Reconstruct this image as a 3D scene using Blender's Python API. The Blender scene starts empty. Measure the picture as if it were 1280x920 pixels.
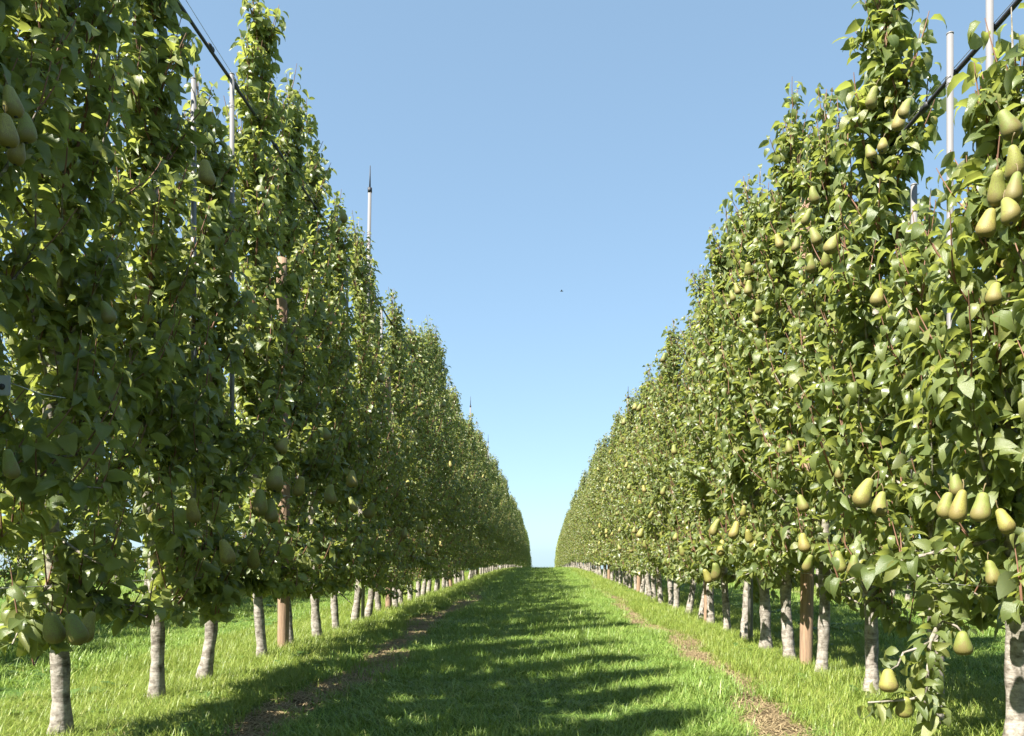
import bpy, math, random
import numpy as np
from mathutils import Matrix, Vector

C = bpy.context.scene
COL = C.collection
R = math.radians

# ------------------------------------------------------------------ camera
EYE = 0.75                      # metres above the grass
FPX = 1050.0                    # focal length in photo pixels (1280 wide)
VX, VY = 680.0, 690.0           # where level lines along the rows meet
cam_d = bpy.data.cameras.new('camera')
cam = bpy.data.objects.new('camera', cam_d)
COL.objects.link(cam)
cam.location = (0, 0, EYE)
cam.rotation_euler = (R(90), 0, 0)
cam_d.sensor_fit = 'HORIZONTAL'
cam_d.sensor_width = 36
cam_d.lens = 36 * FPX / 1280
cam_d.shift_x = -(VX - 640) / 1280
cam_d.shift_y = (VY - 460) / 1280
cam_d.clip_start = 0.05
cam_d.clip_end = 5000
C.camera = cam

# ------------------------------------------------------------------ light
SUN_EL, SUN_BACK = 49.0, 46.0   # elevation; degrees to the left of straight behind the camera
world = bpy.data.worlds.new('World')
C.world = world
world.use_nodes = True
wn = world.node_tree
bg = wn.nodes['Background']
sky = wn.nodes.new('ShaderNodeTexSky')
sky.sky_type = 'NISHITA'
sky.sun_disc = False
sky.sun_elevation = R(SUN_EL)
sky.sun_rotation = R(180 + SUN_BACK)
sky.altitude = 1500
sky.air_density = .8
sky.dust_density = 2.0
sky.ozone_density = 4.0
# the photograph's soft tone curve flattens the sky's range: one gamma and one white balance for the whole dome
gam = wn.nodes.new('ShaderNodeGamma'); gam.inputs[1].default_value = .47
wb = wn.nodes.new('ShaderNodeMix'); wb.data_type = 'RGBA'; wb.blend_type = 'MULTIPLY'; wb.inputs[0].default_value = 1
wb.inputs[7].default_value = (.86, 1.055, 1.13, 1)   # white balance
wn.links.new(sky.outputs[0], gam.inputs[0]); wn.links.new(gam.outputs[0], wb.inputs[6])
wn.links.new(wb.outputs[2], bg.inputs[0])
bg.inputs[1].default_value = 0.113
sd = bpy.data.lights.new('sun', 'SUN')
sd.energy = 4.4
sd.angle = R(0.5)
sd.color = (1.0, 0.945, 0.85)
sun = bpy.data.objects.new('sun', sd)
COL.objects.link(sun)
to_sun = Vector((-math.sin(R(SUN_BACK)) * math.cos(R(SUN_EL)), -math.cos(R(SUN_BACK)) * math.cos(R(SUN_EL)), math.sin(R(SUN_EL))))
sun.rotation_euler = to_sun.to_track_quat('Z', 'Y').to_euler()
sun.location = (-20, -20, 30)
C.view_settings.view_transform = 'Standard'
C.view_settings.look = 'None'
C.view_settings.exposure = 2.05
C.view_settings.gamma = 1
C.render.engine = 'CYCLES'
C.cycles.max_bounces = 6
C.cycles.diffuse_bounces = 4
C.cycles.glossy_bounces = 2
C.cycles.transmission_bounces = 4

# ------------------------------------------------------------------ helpers
ROW_L, ROW_R = -1.97, 1.72
PITCH = 3.69


def ground(y):
    d = max(0.0, y - 20.0)
    return -3.1e-4 * d * d


def pt(px, py, y):
    """world point seen at photo pixel (px, py) at distance y"""
    return Vector(((px - VX) / FPX * y, y, EYE - (py - VY) / FPX * y))


def hash2(ix, iy, s):
    n = (ix.astype(np.int64) * 374761393 + iy.astype(np.int64) * 668265263 + s * 974634777) & 0x7fffffff
    n = ((n ^ (n >> 13)) * 1274126177) & 0x7fffffff
    return ((n ^ (n >> 16)) & 0xffff) / 65535.0


def vnoise(x, y, s=0):
    x = np.asarray(x, float); y = np.asarray(y, float)
    ix, iy = np.floor(x), np.floor(y)
    fx, fy = x - ix, y - iy
    fx = fx * fx * (3 - 2 * fx); fy = fy * fy * (3 - 2 * fy)
    ix = ix.astype(int); iy = iy.astype(int)
    a = hash2(ix, iy, s); b = hash2(ix + 1, iy, s); c = hash2(ix, iy + 1, s); d = hash2(ix + 1, iy + 1, s)
    return (a * (1 - fx) + b * fx) * (1 - fy) + (c * (1 - fx) + d * fx) * fy


def unit(a):
    return a / np.maximum(np.linalg.norm(a, axis=-1, keepdims=True), 1e-9)


def mesh_from(name, verts, faces_flat, sizes, mats, smooth=True, mat_idx=None, uv=None, face_attr=None):
    me = bpy.data.meshes.new(name)
    verts = np.asarray(verts, np.float32)
    faces_flat = np.asarray(faces_flat, np.int32).ravel()
    sizes = np.asarray(sizes, np.int32)
    me.vertices.add(len(verts)); me.vertices.foreach_set('co', verts.ravel())
    me.loops.add(len(faces_flat)); me.loops.foreach_set('vertex_index', faces_flat)
    me.polygons.add(len(sizes))
    starts = np.concatenate([[0], np.cumsum(sizes)[:-1]]).astype(np.int32)
    me.polygons.foreach_set('loop_start', starts)
    if mat_idx is not None:
        me.polygons.foreach_set('material_index', np.asarray(mat_idx, np.int32))
    me.update(calc_edges=True)
    me.polygons.foreach_set('use_smooth', np.full(len(sizes), smooth, dtype=bool))
    if uv is not None:
        l = me.uv_layers.new(name='UVMap')
        l.uv.foreach_set('vector', np.asarray(uv, np.float32).ravel())
    if face_attr is not None:
        a = me.attributes.new('rnd', 'FLOAT', 'FACE')
        a.data.foreach_set('value', np.asarray(face_attr, np.float32))
    for m in mats:
        me.materials.append(m)
    return me


def link(name, me, parent=None, loc=None):
    o = bpy.data.objects.new(name, me)
    COL.objects.link(o)
    if parent:
        o.parent = parent
    if loc is not None:
        o.location = loc
    return o


def tag(o, label=None, cat=None, group=None, kind=None):
    if label: o['label'] = label
    if cat: o['category'] = cat
    if group: o['group'] = group
    if kind: o['kind'] = kind
    return o


def empty(name, loc, label, cat, group=None):
    o = bpy.data.objects.new(name, None)
    COL.objects.link(o)
    o.location = loc
    o.empty_display_size = 0.1
    return tag(o, label, cat, group)


class Wood:
    """collects tubes into one mesh"""
    def __init__(s):
        s.v = []; s.f = []; s.m = []; s.n = 0

    def tube(s, pts, rad, seg=5, mat=0, rough=0.0, rng=None, cap=True):
        P = np.asarray(pts, float); k = len(P)
        rad = np.broadcast_to(np.asarray(rad, float), (k,))
        T = np.gradient(P, axis=0); T = unit(T)
        ref = np.array([1.0, 0, 0]) if abs(T[0][0]) < 0.8 else np.array([0, 1.0, 0])
        N = unit(np.cross(np.cross(T, ref), T)); B = np.cross(T, N)
        a = np.arange(seg) * 2 * math.pi / seg
        rr = rad[:, None] * np.ones((k, seg))
        if rough and rng is not None:
            rr = rr * (1 + rough * (rng.random((k, seg)) - .5))
        ring = P[:, None, :] + rr[..., None] * (np.cos(a)[None, :, None] * N[:, None, :] + np.sin(a)[None, :, None] * B[:, None, :])
        base = s.n
        s.v.append(ring.reshape(-1, 3)); s.n += k * seg
        i = np.arange(k - 1)[:, None] * seg + np.arange(seg)[None, :]
        j = np.arange(k - 1)[:, None] * seg + (np.arange(seg)[None, :] + 1) % seg
        q = np.stack([i, j, j + seg, i + seg], -1).reshape(-1, 4) + base
        s.f.extend(q.tolist()); s.m.extend([mat] * len(q))
        if cap:
            s.f.append([base + (k - 1) * seg + t for t in range(seg)]); s.m.append(mat)
            s.f.append([base + t for t in reversed(range(seg))]); s.m.append(mat)

    def mesh(s, name, mats):
        flat = [i for f in s.f for i in f]
        return mesh_from(name, np.concatenate(s.v), flat, [len(f) for f in s.f], mats, True, s.m)


# ------------------------------------------------------------------ materials
def new_mat(name):
    m = bpy.data.materials.new(name)
    m.use_nodes = True
    nt = m.node_tree
    return m, nt, nt.nodes['Principled BSDF'], nt.nodes['Material Output']


def ramp(nt, stops):
    r = nt.nodes.new('ShaderNodeValToRGB')
    el = r.color_ramp.elements
    while len(el) < len(stops):
        el.new(0.5)
    for e, (p, c) in zip(el, stops):
        e.position = p; e.color = (*c, 1)
    return r


def noise(nt, scale, detail=4, vec=None, rough=.55):
    n = nt.nodes.new('ShaderNodeTexNoise')
    n.inputs['Scale'].default_value = scale
    n.inputs['Detail'].default_value = detail
    n.inputs['Roughness'].default_value = rough
    if vec is not None:
        nt.links.new(vec, n.inputs['Vector'])
    return n


def mixc(nt, fac, a, b, mode='MIX'):
    m = nt.nodes.new('ShaderNodeMix')
    m.data_type = 'RGBA'; m.blend_type = mode
    for sock, val in ((m.inputs[0], fac), (m.inputs[6], a), (m.inputs[7], b)):
        if hasattr(val, 'is_linked') or hasattr(val, 'links'):
            nt.links.new(val, sock)
        elif isinstance(val, (int, float)):
            sock.default_value = val
        else:
            sock.default_value = (*val, 1)
    return m.outputs[2]


def mathn(nt, op, a, b=None, clamp=False):
    m = nt.nodes.new('ShaderNodeMath'); m.operation = op; m.use_clamp = clamp
    for sock, val in ((m.inputs[0], a), (m.inputs[1], b)):
        if val is None: continue
        if isinstance(val, (int, float)): sock.default_value = val
        else: nt.links.new(val, sock)
    return m.outputs[0]


def attr(nt, name):
    a = nt.nodes.new('ShaderNodeAttribute'); a.attribute_name = name
    return a


def leaf_material():
    m, nt, b, out = new_mat('pear_leaf')
    rnd = attr(nt, 'rnd').outputs['Fac']
    top = ramp(nt, [(0, (.068, .108, .028)), (.35, (.115, .163, .041)), (.75, (.178, .215, .056)), (.95, (.25, .26, .075)), (1, (.33, .28, .07))])
    nt.links.new(rnd, top.inputs[0])
    geo = nt.nodes.new('ShaderNodeNewGeometry')
    uv = nt.nodes.new('ShaderNodeUVMap')
    sep = nt.nodes.new('ShaderNodeSeparateXYZ'); nt.links.new(uv.outputs[0], sep.inputs[0])
    d = mathn(nt, 'ABSOLUTE', mathn(nt, 'SUBTRACT', sep.outputs[0], .5))
    rib = mathn(nt, 'LESS_THAN', d, .035)
    # side veins
    w = mathn(nt, 'SUBTRACT', mathn(nt, 'MULTIPLY', sep.outputs[1], 9.0), mathn(nt, 'MULTIPLY', d, 7.0))
    vein = mathn(nt, 'LESS_THAN', mathn(nt, 'ABSOLUTE', mathn(nt, 'SUBTRACT', mathn(nt, 'FRACT', w), .5)), .07)
    veins = mathn(nt, 'MAXIMUM', rib, mathn(nt, 'MULTIPLY', vein, .35))
    n = noise(nt, 60, 3)
    c1 = mixc(nt, mathn(nt, 'MULTIPLY', n.outputs[0], .5), top.outputs[0], (.155, .18, .085))
    c2 = mixc(nt, mathn(nt, 'MULTIPLY', veins, .55), c1, (.17, .20, .085))
    sv = nt.nodes.new('ShaderNodeVectorMath'); sv.operation = 'ADD'
    nt.links.new(uv.outputs[0], sv.inputs[0]); nt.links.new(mathn(nt, 'MULTIPLY', rnd, 57.0), sv.inputs[1])
    n5 = noise(nt, 3.2, 4, sv.outputs[0], .6)
    spot = ramp(nt, [(.66, (0, 0, 0)), (.71, (1, 1, 1))]); nt.links.new(n5.outputs[0], spot.inputs[0])
    c2 = mixc(nt, mathn(nt, 'MULTIPLY', spot.outputs[0], .7), c2, (.16, .10, .035))
    under = mixc(nt, .75, c1, (.135, .165, .085))
    col = mixc(nt, geo.outputs['Backfacing'], c2, under)
    nt.links.new(col, b.inputs['Base Color'])
    b.inputs['Roughness'].default_value = .35
    b.inputs['Specular IOR Level'].default_value = .55
    bump = nt.nodes.new('ShaderNodeBump'); bump.inputs['Strength'].default_value = .25; bump.inputs['Distance'].default_value = .004
    nt.links.new(mathn(nt, 'ADD', n.outputs[0], mathn(nt, 'MULTIPLY', veins, -.6)), bump.inputs['Height'])
    nt.links.new(bump.outputs[0], b.inputs['Normal'])
    tr = nt.nodes.new('ShaderNodeBsdfTranslucent')
    tcol = mixc(nt, .75, c1, (.42, .47, .08))
    nt.links.new(tcol, tr.inputs['Color'])
    mx = nt.nodes.new('ShaderNodeMixShader'); mx.inputs[0].default_value = .46
    nt.links.new(b.outputs[0], mx.inputs[1]); nt.links.new(tr.outputs[0], mx.inputs[2])
    nt.links.new(mx.outputs[0], out.inputs[0])
    return m


def bark_material(name, c_dark, c_light, c_mid):
    m, nt, b, out = new_mat(name)
    tc = nt.nodes.new('ShaderNodeTexCoord')
    mp = nt.nodes.new('ShaderNodeMapping'); mp.inputs['Scale'].default_value = (1, 1, 3.2)
    nt.links.new(tc.outputs['Object'], mp.inputs[0])
    n1 = noise(nt, 14, 6, mp.outputs[0], .65)      # horizontal bands and lenticels
    n2 = noise(nt, 26, 5, tc.outputs['Object'], .6)
    n3 = noise(nt, 5, 3, tc.outputs['Object'])
    r = ramp(nt, [(.30, c_dark), (.43, c_mid), (.56, c_light), (.8, c_light)])
    nt.links.new(n1.outputs[0], r.inputs[0])
    r2 = ramp(nt, [(.36, (.30, .27, .23)), (.55, (1, 1, 1))])
    nt.links.new(n2.outputs[0], r2.inputs[0])
    c = mixc(nt, .8, r.outputs[0], r2.outputs[0], 'MULTIPLY')
    g = ramp(nt, [(.5, (0, 0, 0)), (.72, (.5, .5, .5))])
    nt.links.new(n3.outputs[0], g.inputs[0])
    c = mixc(nt, g.outputs[0], c, (.16, .17, .10))
    nt.links.new(c, b.inputs['Base Color'])
    b.inputs['Roughness'].default_value = .9
    b.inputs['Specular IOR Level'].default_value = .2
    bump = nt.nodes.new('ShaderNodeBump'); bump.inputs['Strength'].default_value = .8; bump.inputs['Distance'].default_value = .006
    nt.links.new(mathn(nt, 'ADD', n1.outputs[0], n2.outputs[0]), bump.inputs['Height'])
    nt.links.new(bump.outputs[0], b.inputs['Normal'])
    return m


def wood_material():
    m, nt, b, out = new_mat('stake_wood')
    tc = nt.nodes.new('ShaderNodeTexCoord')
    mp = nt.nodes.new('ShaderNodeMapping'); mp.inputs['Scale'].default_value = (1, 1, .06)
    nt.links.new(tc.outputs['Object'], mp.inputs[0])
    n = noise(nt, 120, 5, mp.outputs[0]); n2 = noise(nt, 3, 3, tc.outputs['Object'])
    r = ramp(nt, [(.3, (.10, .055, .03)), (.5, (.22, .125, .065)), (.7, (.31, .20, .12))])
    nt.links.new(n.outputs[0], r.inputs[0])
    c = mixc(nt, mathn(nt, 'MULTIPLY', n2.outputs[0], .5), r.outputs[0], (.33, .27, .21))
    nt.links.new(c, b.inputs['Base Color'])
    b.inputs['Roughness'].default_value = .85
    bump = nt.nodes.new('ShaderNodeBump'); bump.inputs['Strength'].default_value = .6; bump.inputs['Distance'].default_value = .004
    nt.links.new(n.outputs[0], bump.inputs['Height']); nt.links.new(bump.outputs[0], b.inputs['Normal'])
    return m


def plain(name, col, rough=.6, metal=0.0, nscale=30, amount=.25):
    m, nt, b, out = new_mat(name)
    tc = nt.nodes.new('ShaderNodeTexCoord')
    n = noise(nt, nscale, 4, tc.outputs['Object'])
    c = mixc(nt, mathn(nt, 'MULTIPLY', n.outputs[0], amount * 2), col, tuple(x * .5 for x in col))
    nt.links.new(c, b.inputs['Base Color'])
    b.inputs['Roughness'].default_value = rough
    b.inputs['Metallic'].default_value = metal
    return m


def pear_material():
    m, nt, b, out = new_mat('pear_skin')
    tc = nt.nodes.new('ShaderNodeTexCoord')
    oi = nt.nodes.new('ShaderNodeObjectInfo')
    add = nt.nodes.new('ShaderNodeVectorMath'); add.operation = 'ADD'
    nt.links.new(tc.outputs['Object'], add.inputs[0]); nt.links.new(oi.outputs['Random'], add.inputs[1])
    base = ramp(nt, [(0, (.13, .175, .034)), (.5, (.20, .225, .044)), (1, (.27, .245, .052))])
    nt.links.new(oi.outputs['Random'], base.inputs[0])
    n1 = noise(nt, 2.6, 5, add.outputs[0], .65); n2 = noise(nt, 36, 4, add.outputs[0], .7)
    sep = nt.nodes.new('ShaderNodeSeparateXYZ'); nt.links.new(tc.outputs['Object'], sep.inputs[0])
    low = mathn(nt, 'MULTIPLY', mathn(nt, 'ADD', sep.outputs[2], .62), -.45)   # russet gathers at the flower end
    rus = mathn(nt, 'ADD', mathn(nt, 'ADD', mathn(nt, 'MULTIPLY', n1.outputs[0], .75), mathn(nt, 'MULTIPLY', n2.outputs[0], .35)), low)
    rr = ramp(nt, [(.45, (0, 0, 0)), (.60, (.7, .7, .7))]); nt.links.new(rus, rr.inputs[0])
    c = mixc(nt, rr.outputs[0], base.outputs[0], (.15, .105, .036))
    sp = ramp(nt, [(.48, (0, 0, 0)), (.60, (.75, .75, .75))]); nt.links.new(n2.outputs[0], sp.inputs[0])
    c = mixc(nt, sp.outputs[0], c, (.15, .115, .04))
    nt.links.new(c, b.inputs['Base Color'])
    b.inputs['Roughness'].default_value = .62
    b.inputs['Subsurface Weight'].default_value = .0
    bump = nt.nodes.new('ShaderNodeBump'); bump.inputs['Strength'].default_value = .15; bump.inputs['Distance'].default_value = .02
    nt.links.new(n2.outputs[0], bump.inputs['Height']); nt.links.new(bump.outputs[0], b.inputs['Normal'])
    return m


def blade_material(name, stops, trans=.35, tcol=(.28, .38, .05), rough=.42):
    m, nt, b, out = new_mat(name)
    oi = nt.nodes.new('ShaderNodeObjectInfo')
    rnd = attr(nt, 'rnd').outputs['Fac']
    f = mathn(nt, 'FRACT', mathn(nt, 'ADD', rnd, mathn(nt, 'MULTIPLY', oi.outputs['Random'], .999)))
    f = mathn(nt, 'ADD', mathn(nt, 'MULTIPLY', f, .55), mathn(nt, 'MULTIPLY', oi.outputs['Random'], .45))
    r = ramp(nt, stops); nt.links.new(f, r.inputs[0])
    nt.links.new(r.outputs[0], b.inputs['Base Color'])
    b.inputs['Roughness'].default_value = rough
    b.inputs['Specular IOR Level'].default_value = .35
    if trans:
        tr = nt.nodes.new('ShaderNodeBsdfTranslucent')
        nt.links.new(mixc(nt, .5, r.outputs[0], tcol), tr.inputs['Color'])
        mx = nt.nodes.new('ShaderNodeMixShader'); mx.inputs[0].default_value = trans
        nt.links.new(b.outputs[0], mx.inputs[1]); nt.links.new(tr.outputs[0], mx.inputs[2])
        nt.links.new(mx.outputs[0], out.inputs[0])
    return m


def ground_material():
    m, nt, b, out = new_mat('orchard_ground')
    soil = attr(nt, 'soil').outputs['Fac']; strip = attr(nt, 'strip').outputs['Fac']
    tc = nt.nodes.new('ShaderNodeTexCoord')
    n1 = noise(nt, 1.3, 5, tc.outputs['Object']); n2 = noise(nt, 30, 6, tc.outputs['Object'], .7); n3 = noise(nt, 140, 3, tc.outputs['Object'])
    ga = ramp(nt, [(.3, (.045, .095, .02)), (.55, (.08, .15, .03)), (.75, (.12, .19, .042))]); nt.links.new(n2.outputs[0], ga.inputs[0])
    gs = ramp(nt, [(.3, (.075, .105, .026)), (.55, (.13, .17, .04)), (.75, (.20, .22, .06))]); nt.links.new(n2.outputs[0], gs.inputs[0])
    so = ramp(nt, [(.3, (.05, .037, .021)), (.5, (.12, .088, .050)), (.62, (.23, .175, .10)), (.8, (.36, .28, .165))]); nt.links.new(n3.outputs[0], so.inputs[0])
    c = mixc(nt, strip, ga.outputs[0], gs.outputs[0])
    c = mixc(nt, mathn(nt, 'MULTIPLY', n1.outputs[0], .35), c, (.10, .13, .03))
    c = mixc(nt, soil, c, so.outputs[0])
    nt.links.new(c, b.inputs['Base Color'])
    b.inputs['Roughness'].default_value = .95
    b.inputs['Specular IOR Level'].default_value = .1
    bump = nt.nodes.new('ShaderNodeBump'); bump.inputs['Strength'].default_value = 1; bump.inputs['Distance'].default_value = .03
    nt.links.new(n2.outputs[0], bump.inputs['Height']); nt.links.new(bump.outputs[0], b.inputs['Normal'])
    return m


M_LEAF = leaf_material()
M_BARK = bark_material('pear_bark', (.10, .085, .07), (.33, .30, .26), (.22, .195, .165))
M_TWIG = plain('young_shoot_bark', (.20, .10, .06), .7)
M_STEM = plain('fruit_stem', (.16, .12, .05), .7)
M_STAKE = wood_material()
M_POLE = plain('pale_metal_pole', (.175, .17, .17), .5, .0, 12, .15)
M_DARK = plain('black_rubber', (.022, .022, .026), .6)
M_WIRE = plain('steel_wire', (.42, .42, .42), .35, .6)
M_TAG = plain('grey_plastic', (.30, .32, .33), .5)
M_PEAR = pear_material()
M_GROUND = ground_material()

# ------------------------------------------------------------------ ground
def wob(y):
    y = np.asarray(y, float)
    return .07 * np.sin(y * .9) + .05 * np.sin(y * 2.3 + 1)


def soil_mask(x, y):
    """bare wheel-edge bands on both sides of the alley, broken into patches"""
    x = np.asarray(x, float); y = np.asarray(y, float)
    m = 0
    for c, s in ((-1.20, 3), (1.10, 9)):
        band = np.exp(-((x - c - wob(y + s)) / (.19 if c < 0 else .14)) ** 2)
        br = vnoise(x * 1.6 + 7, y * .85, s) * .6 + vnoise(x * 5, y * 3.0, s + 1) * .4
        m = np.maximum(m, np.clip((band * 1.25 + br - (.98 if c < 0 else 1.06)) * 4, 0, 1) * np.clip((26 - y) / 12, .0, 1))
    for c in (-1.20 - PITCH, 1.10 + PITCH):
        m = np.maximum(m, np.clip((np.exp(-((x - c) / .2) ** 2) + vnoise(x * 3, y * 1.2, 5) - 1.0) * 4, 0, 1))
    return m


def strip_mask(x, y):
    """lighter unmown strip under the trees (1) against the mown alley (0)"""
    x = np.asarray(x, float); y = np.asarray(y, float)
    e = .12 * (vnoise(x * 2, y * 2, 21) - .5)
    m = 0
    for c in (ROW_L - .08, ROW_R + .08, ROW_L - PITCH, ROW_R + PITCH):
        m = np.maximum(m, np.clip((.74 - np.abs(x - c) + e) * 6, 0, 1))
    return m


xs = np.concatenate([[-900, -300, -120, -60, -30, -18, -12], np.arange(-9, -3, .25), np.arange(-3, 3, .055), np.arange(3, 9.01, .25), [12, 18, 30, 60, 120, 300, 900]])
ys = np.concatenate([[-300, -80, -30, -12, -5, -1, 1], np.arange(2, 10, .06), np.arange(10, 25, .16), np.arange(25, 70, 1.0), np.arange(70, 200, 8), [230, 280, 360, 500, 700]])
GX, GY = np.meshgrid(xs, ys)
d = np.maximum(0, GY - 20)
GZ = -3.1e-4 * d * d
near = np.clip((30 - GY) / 10, 0, 1) * (np.abs(GX) < 9)
sm = soil_mask(GX, GY)
GZ = GZ + near * (.03 * (vnoise(GX * 1.3, GY * 1.3, 1) - .5) + .018 * (vnoise(GX * 6, GY * 6, 2) - .5) - .02 * sm)
nx, ny = len(xs), len(ys)
ii = np.arange(ny - 1)[:, None] * nx + np.arange(nx - 1)[None, :]
quads = np.stack([ii, ii + 1, ii + nx + 1, ii + nx], -1).reshape(-1, 4)
gm = mesh_from('ground', np.stack([GX, GY, GZ], -1).reshape(-1, 3), quads, np.full(len(quads), 4), [M_GROUND])
for nm, val in (('soil', sm), ('strip', strip_mask(GX, GY))):
    a = gm.attributes.new(nm, 'FLOAT', 'POINT'); a.data.foreach_set('value', np.asarray(val, np.float32).ravel())
tag(link('ground', gm), kind='structure')


def gz_arr(x, y):
    d = np.maximum(0, y - 20)
    return -3.1e-4 * d * d - .012


# ------------------------------------------------------------------ grass (scattered tufts)
SRC = bpy.data.collections.new('scatter_sources')


def tuft_mesh(name, rng, n, rad, h0, h1, w, lean, mat, flat=False):
    V = []; F = []; S = []; A = []; k = 0
    for i in range(n):
        a = rng.random() * 6.283; r = rad * math.sqrt(rng.random())
        p = np.array([r * math.cos(a), r * math.sin(a), 0.0])
        az = rng.random() * 6.283
        dirh = np.array([math.cos(az), math.sin(az), 0]); side = np.array([-dirh[1], dirh[0], 0])
        h = h0 + (h1 - h0) * rng.random() ** 1.3
        bend = lean * (.3 + rng.random())
        ww = w * (.7 + .6 * rng.random())
        st = [0, .4, .75, 1.0]
        for j, t in enumerate(st):
            if flat:
                c = p + dirh * h * t + np.array([0, 0, .004 + .012 * math.sin(t * 3.1) * rng.random()])
            else:
                ang = bend * t
                c = p + dirh * h * t * math.sin(ang) + np.array([0, 0, h * t * math.cos(ang * .8)])
            half = ww * .5 * (1 - t) ** .6 if not flat else ww * .5
            V.append(c - side * half); V.append(c + side * half)
        for j in range(3):
            F += [k + 2 * j, k + 2 * j + 1, k + 2 * j + 3, k + 2 * j + 2]; S.append(4); A.append(0)
        rv = rng.random()
        A[-3:] = [rv] * 3
        k += 8
    return mesh_from(name, V, F, S, [mat], True, None, None, A)


def weed_mesh(name, rng, n, size, mat):
    V = []; F = []; S = []; A = []; k = 0
    for i in range(n):
        az = i * 2.4 + rng.random() * .5
        L = size * (.6 + .6 * rng.random()); el = .25 + .7 * rng.random()
        dh = np.array([math.cos(az), math.sin(az), 0]); sd_ = np.array([-dh[1], dh[0], 0])
        rv = rng.random()
        for t, wd in ((0, .03), (.35, .18), (.7, .22), (1, .02)):
            c = dh * L * t * math.cos(el * (1 - .5 * t)) + np.array([0, 0, .01 + L * t * math.sin(el) - L * .35 * t * t])
            V += [c - sd_ * wd * L + np.array([0, 0, .1 * wd * L]), c, c + sd_ * wd * L + np.array([0, 0, .1 * wd * L])]
        for j in range(3):
            b = k + 3 * j
            F += [b, b + 1, b + 4, b + 3, b + 1, b + 2, b + 5, b + 4]; S += [4, 4]; A += [rv, rv]
        k += 12
    return mesh_from(name, V, F, S, [mat], True, None, None, A)


def scatter(name, label_kind, X, Y, Z, scale, rotz, idx, sources, zscale=None):
    col = bpy.data.collections.new(name + '_tufts')
    for i, me in enumerate(sources):
        o = bpy.data.objects.new('%s_tuft_%02d' % (name, i), me)
        col.objects.link(o)
    n = len(X)
    me = bpy.data.meshes.new(name)
    me.vertices.add(n)
    me.vertices.foreach_set('co', np.stack([X, Y, Z], -1).astype(np.float32).ravel())
    for nm, typ, arr in (('sc', 'FLOAT_VECTOR', np.stack([scale, scale, scale if zscale is None else zscale], -1)),
                         ('ro', 'FLOAT_VECTOR', np.stack([np.zeros(n), np.zeros(n), rotz], -1))):
        a = me.attributes.new(nm, typ, 'POINT'); a.data.foreach_set('vector', arr.astype(np.float32).ravel())
    a = me.attributes.new('ix', 'INT', 'POINT'); a.data.foreach_set('value', np.asarray(idx, np.int32))
    o = link(name, me)
    tag(o, kind='stuff')
    ng = bpy.data.node_groups.new(name + '_scatter', 'GeometryNodeTree')
    ng.interface.new_socket('Geometry', in_out='INPUT', socket_type='NodeSocketGeometry')
    ng.interface.new_socket('Geometry', in_out='OUTPUT', socket_type='NodeSocketGeometry')
    gi = ng.nodes.new('NodeGroupInput'); go = ng.nodes.new('NodeGroupOutput')
    ip = ng.nodes.new('GeometryNodeInstanceOnPoints')
    ci = ng.nodes.new('GeometryNodeCollectionInfo')
    ci.inputs['Collection'].default_value = col
    ci.inputs['Separate Children'].default_value = True
    ci.inputs['Reset Children'].default_value = True
    ng.links.new(gi.outputs[0], ip.inputs['Points'])
    ng.links.new(ci.outputs[0], ip.inputs['Instance'])
    ip.inputs['Pick Instance'].default_value = True
    for nm, typ, sock in (('ix', 'INT', 'Instance Index'), ('ro', 'FLOAT_VECTOR', 'Rotation'), ('sc', 'FLOAT_VECTOR', 'Scale')):
        na = ng.nodes.new('GeometryNodeInputNamedAttribute'); na.data_type = typ
        na.inputs['Name'].default_value = nm
        ng.links.new(na.outputs['Attribute'], ip.inputs[sock])
    ng.links.new(ip.outputs[0], go.inputs[0])
    md = o.modifiers.new('scatter', 'NODES'); md.node_group = ng
    return o


rg = np.random.default_rng(11)
M_GA = blade_material('mown_grass', [(0, (.110, .200, .036)), (.45, (.180, .275, .054)), (.8, (.25, .33, .078)), (1, (.38, .39, .14))])
M_GS = blade_material('strip_grass', [(0, (.125, .195, .034)), (.4, (.195, .265, .046)), (.75, (.265, .315, .066)), (1, (.37, .36, .12))])
M_STRAW = blade_material('dry_straw', [(0, (.12, .085, .045)), (.4, (.24, .18, .095)), (.8, (.38, .30, .17)), (1, (.25, .25, .09))], .15, (.5, .4, .2), .7)
M_WEED = blade_material('weed_leaf', [(0, (.045, .10, .025)), (.6, (.085, .15, .035)), (1, (.14, .19, .05))], .3)


def area(x0, x1, y0, y1, dens, accept=None):
    n = int((x1 - x0) * (y1 - y0) * dens)
    X = x0 + (x1 - x0) * rg.random(n); Y = y0 + (y1 - y0) * rg.random(n)
    if accept is not None:
        k = rg.random(n) < accept(X, Y)
        X, Y = X[k], Y[k]
    return X, Y


def gather(specs, accept):
    xs_, ys_, sc_ = [], [], []
    for x0, x1, y0, y1, dens, s in specs:
        X, Y = area(x0, x1, y0, y1, dens, accept)
        xs_.append(X); ys_.append(Y); sc_.append(np.full(len(X), s))
    return np.concatenate(xs_), np.concatenate(ys_), np.concatenate(sc_)


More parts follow.
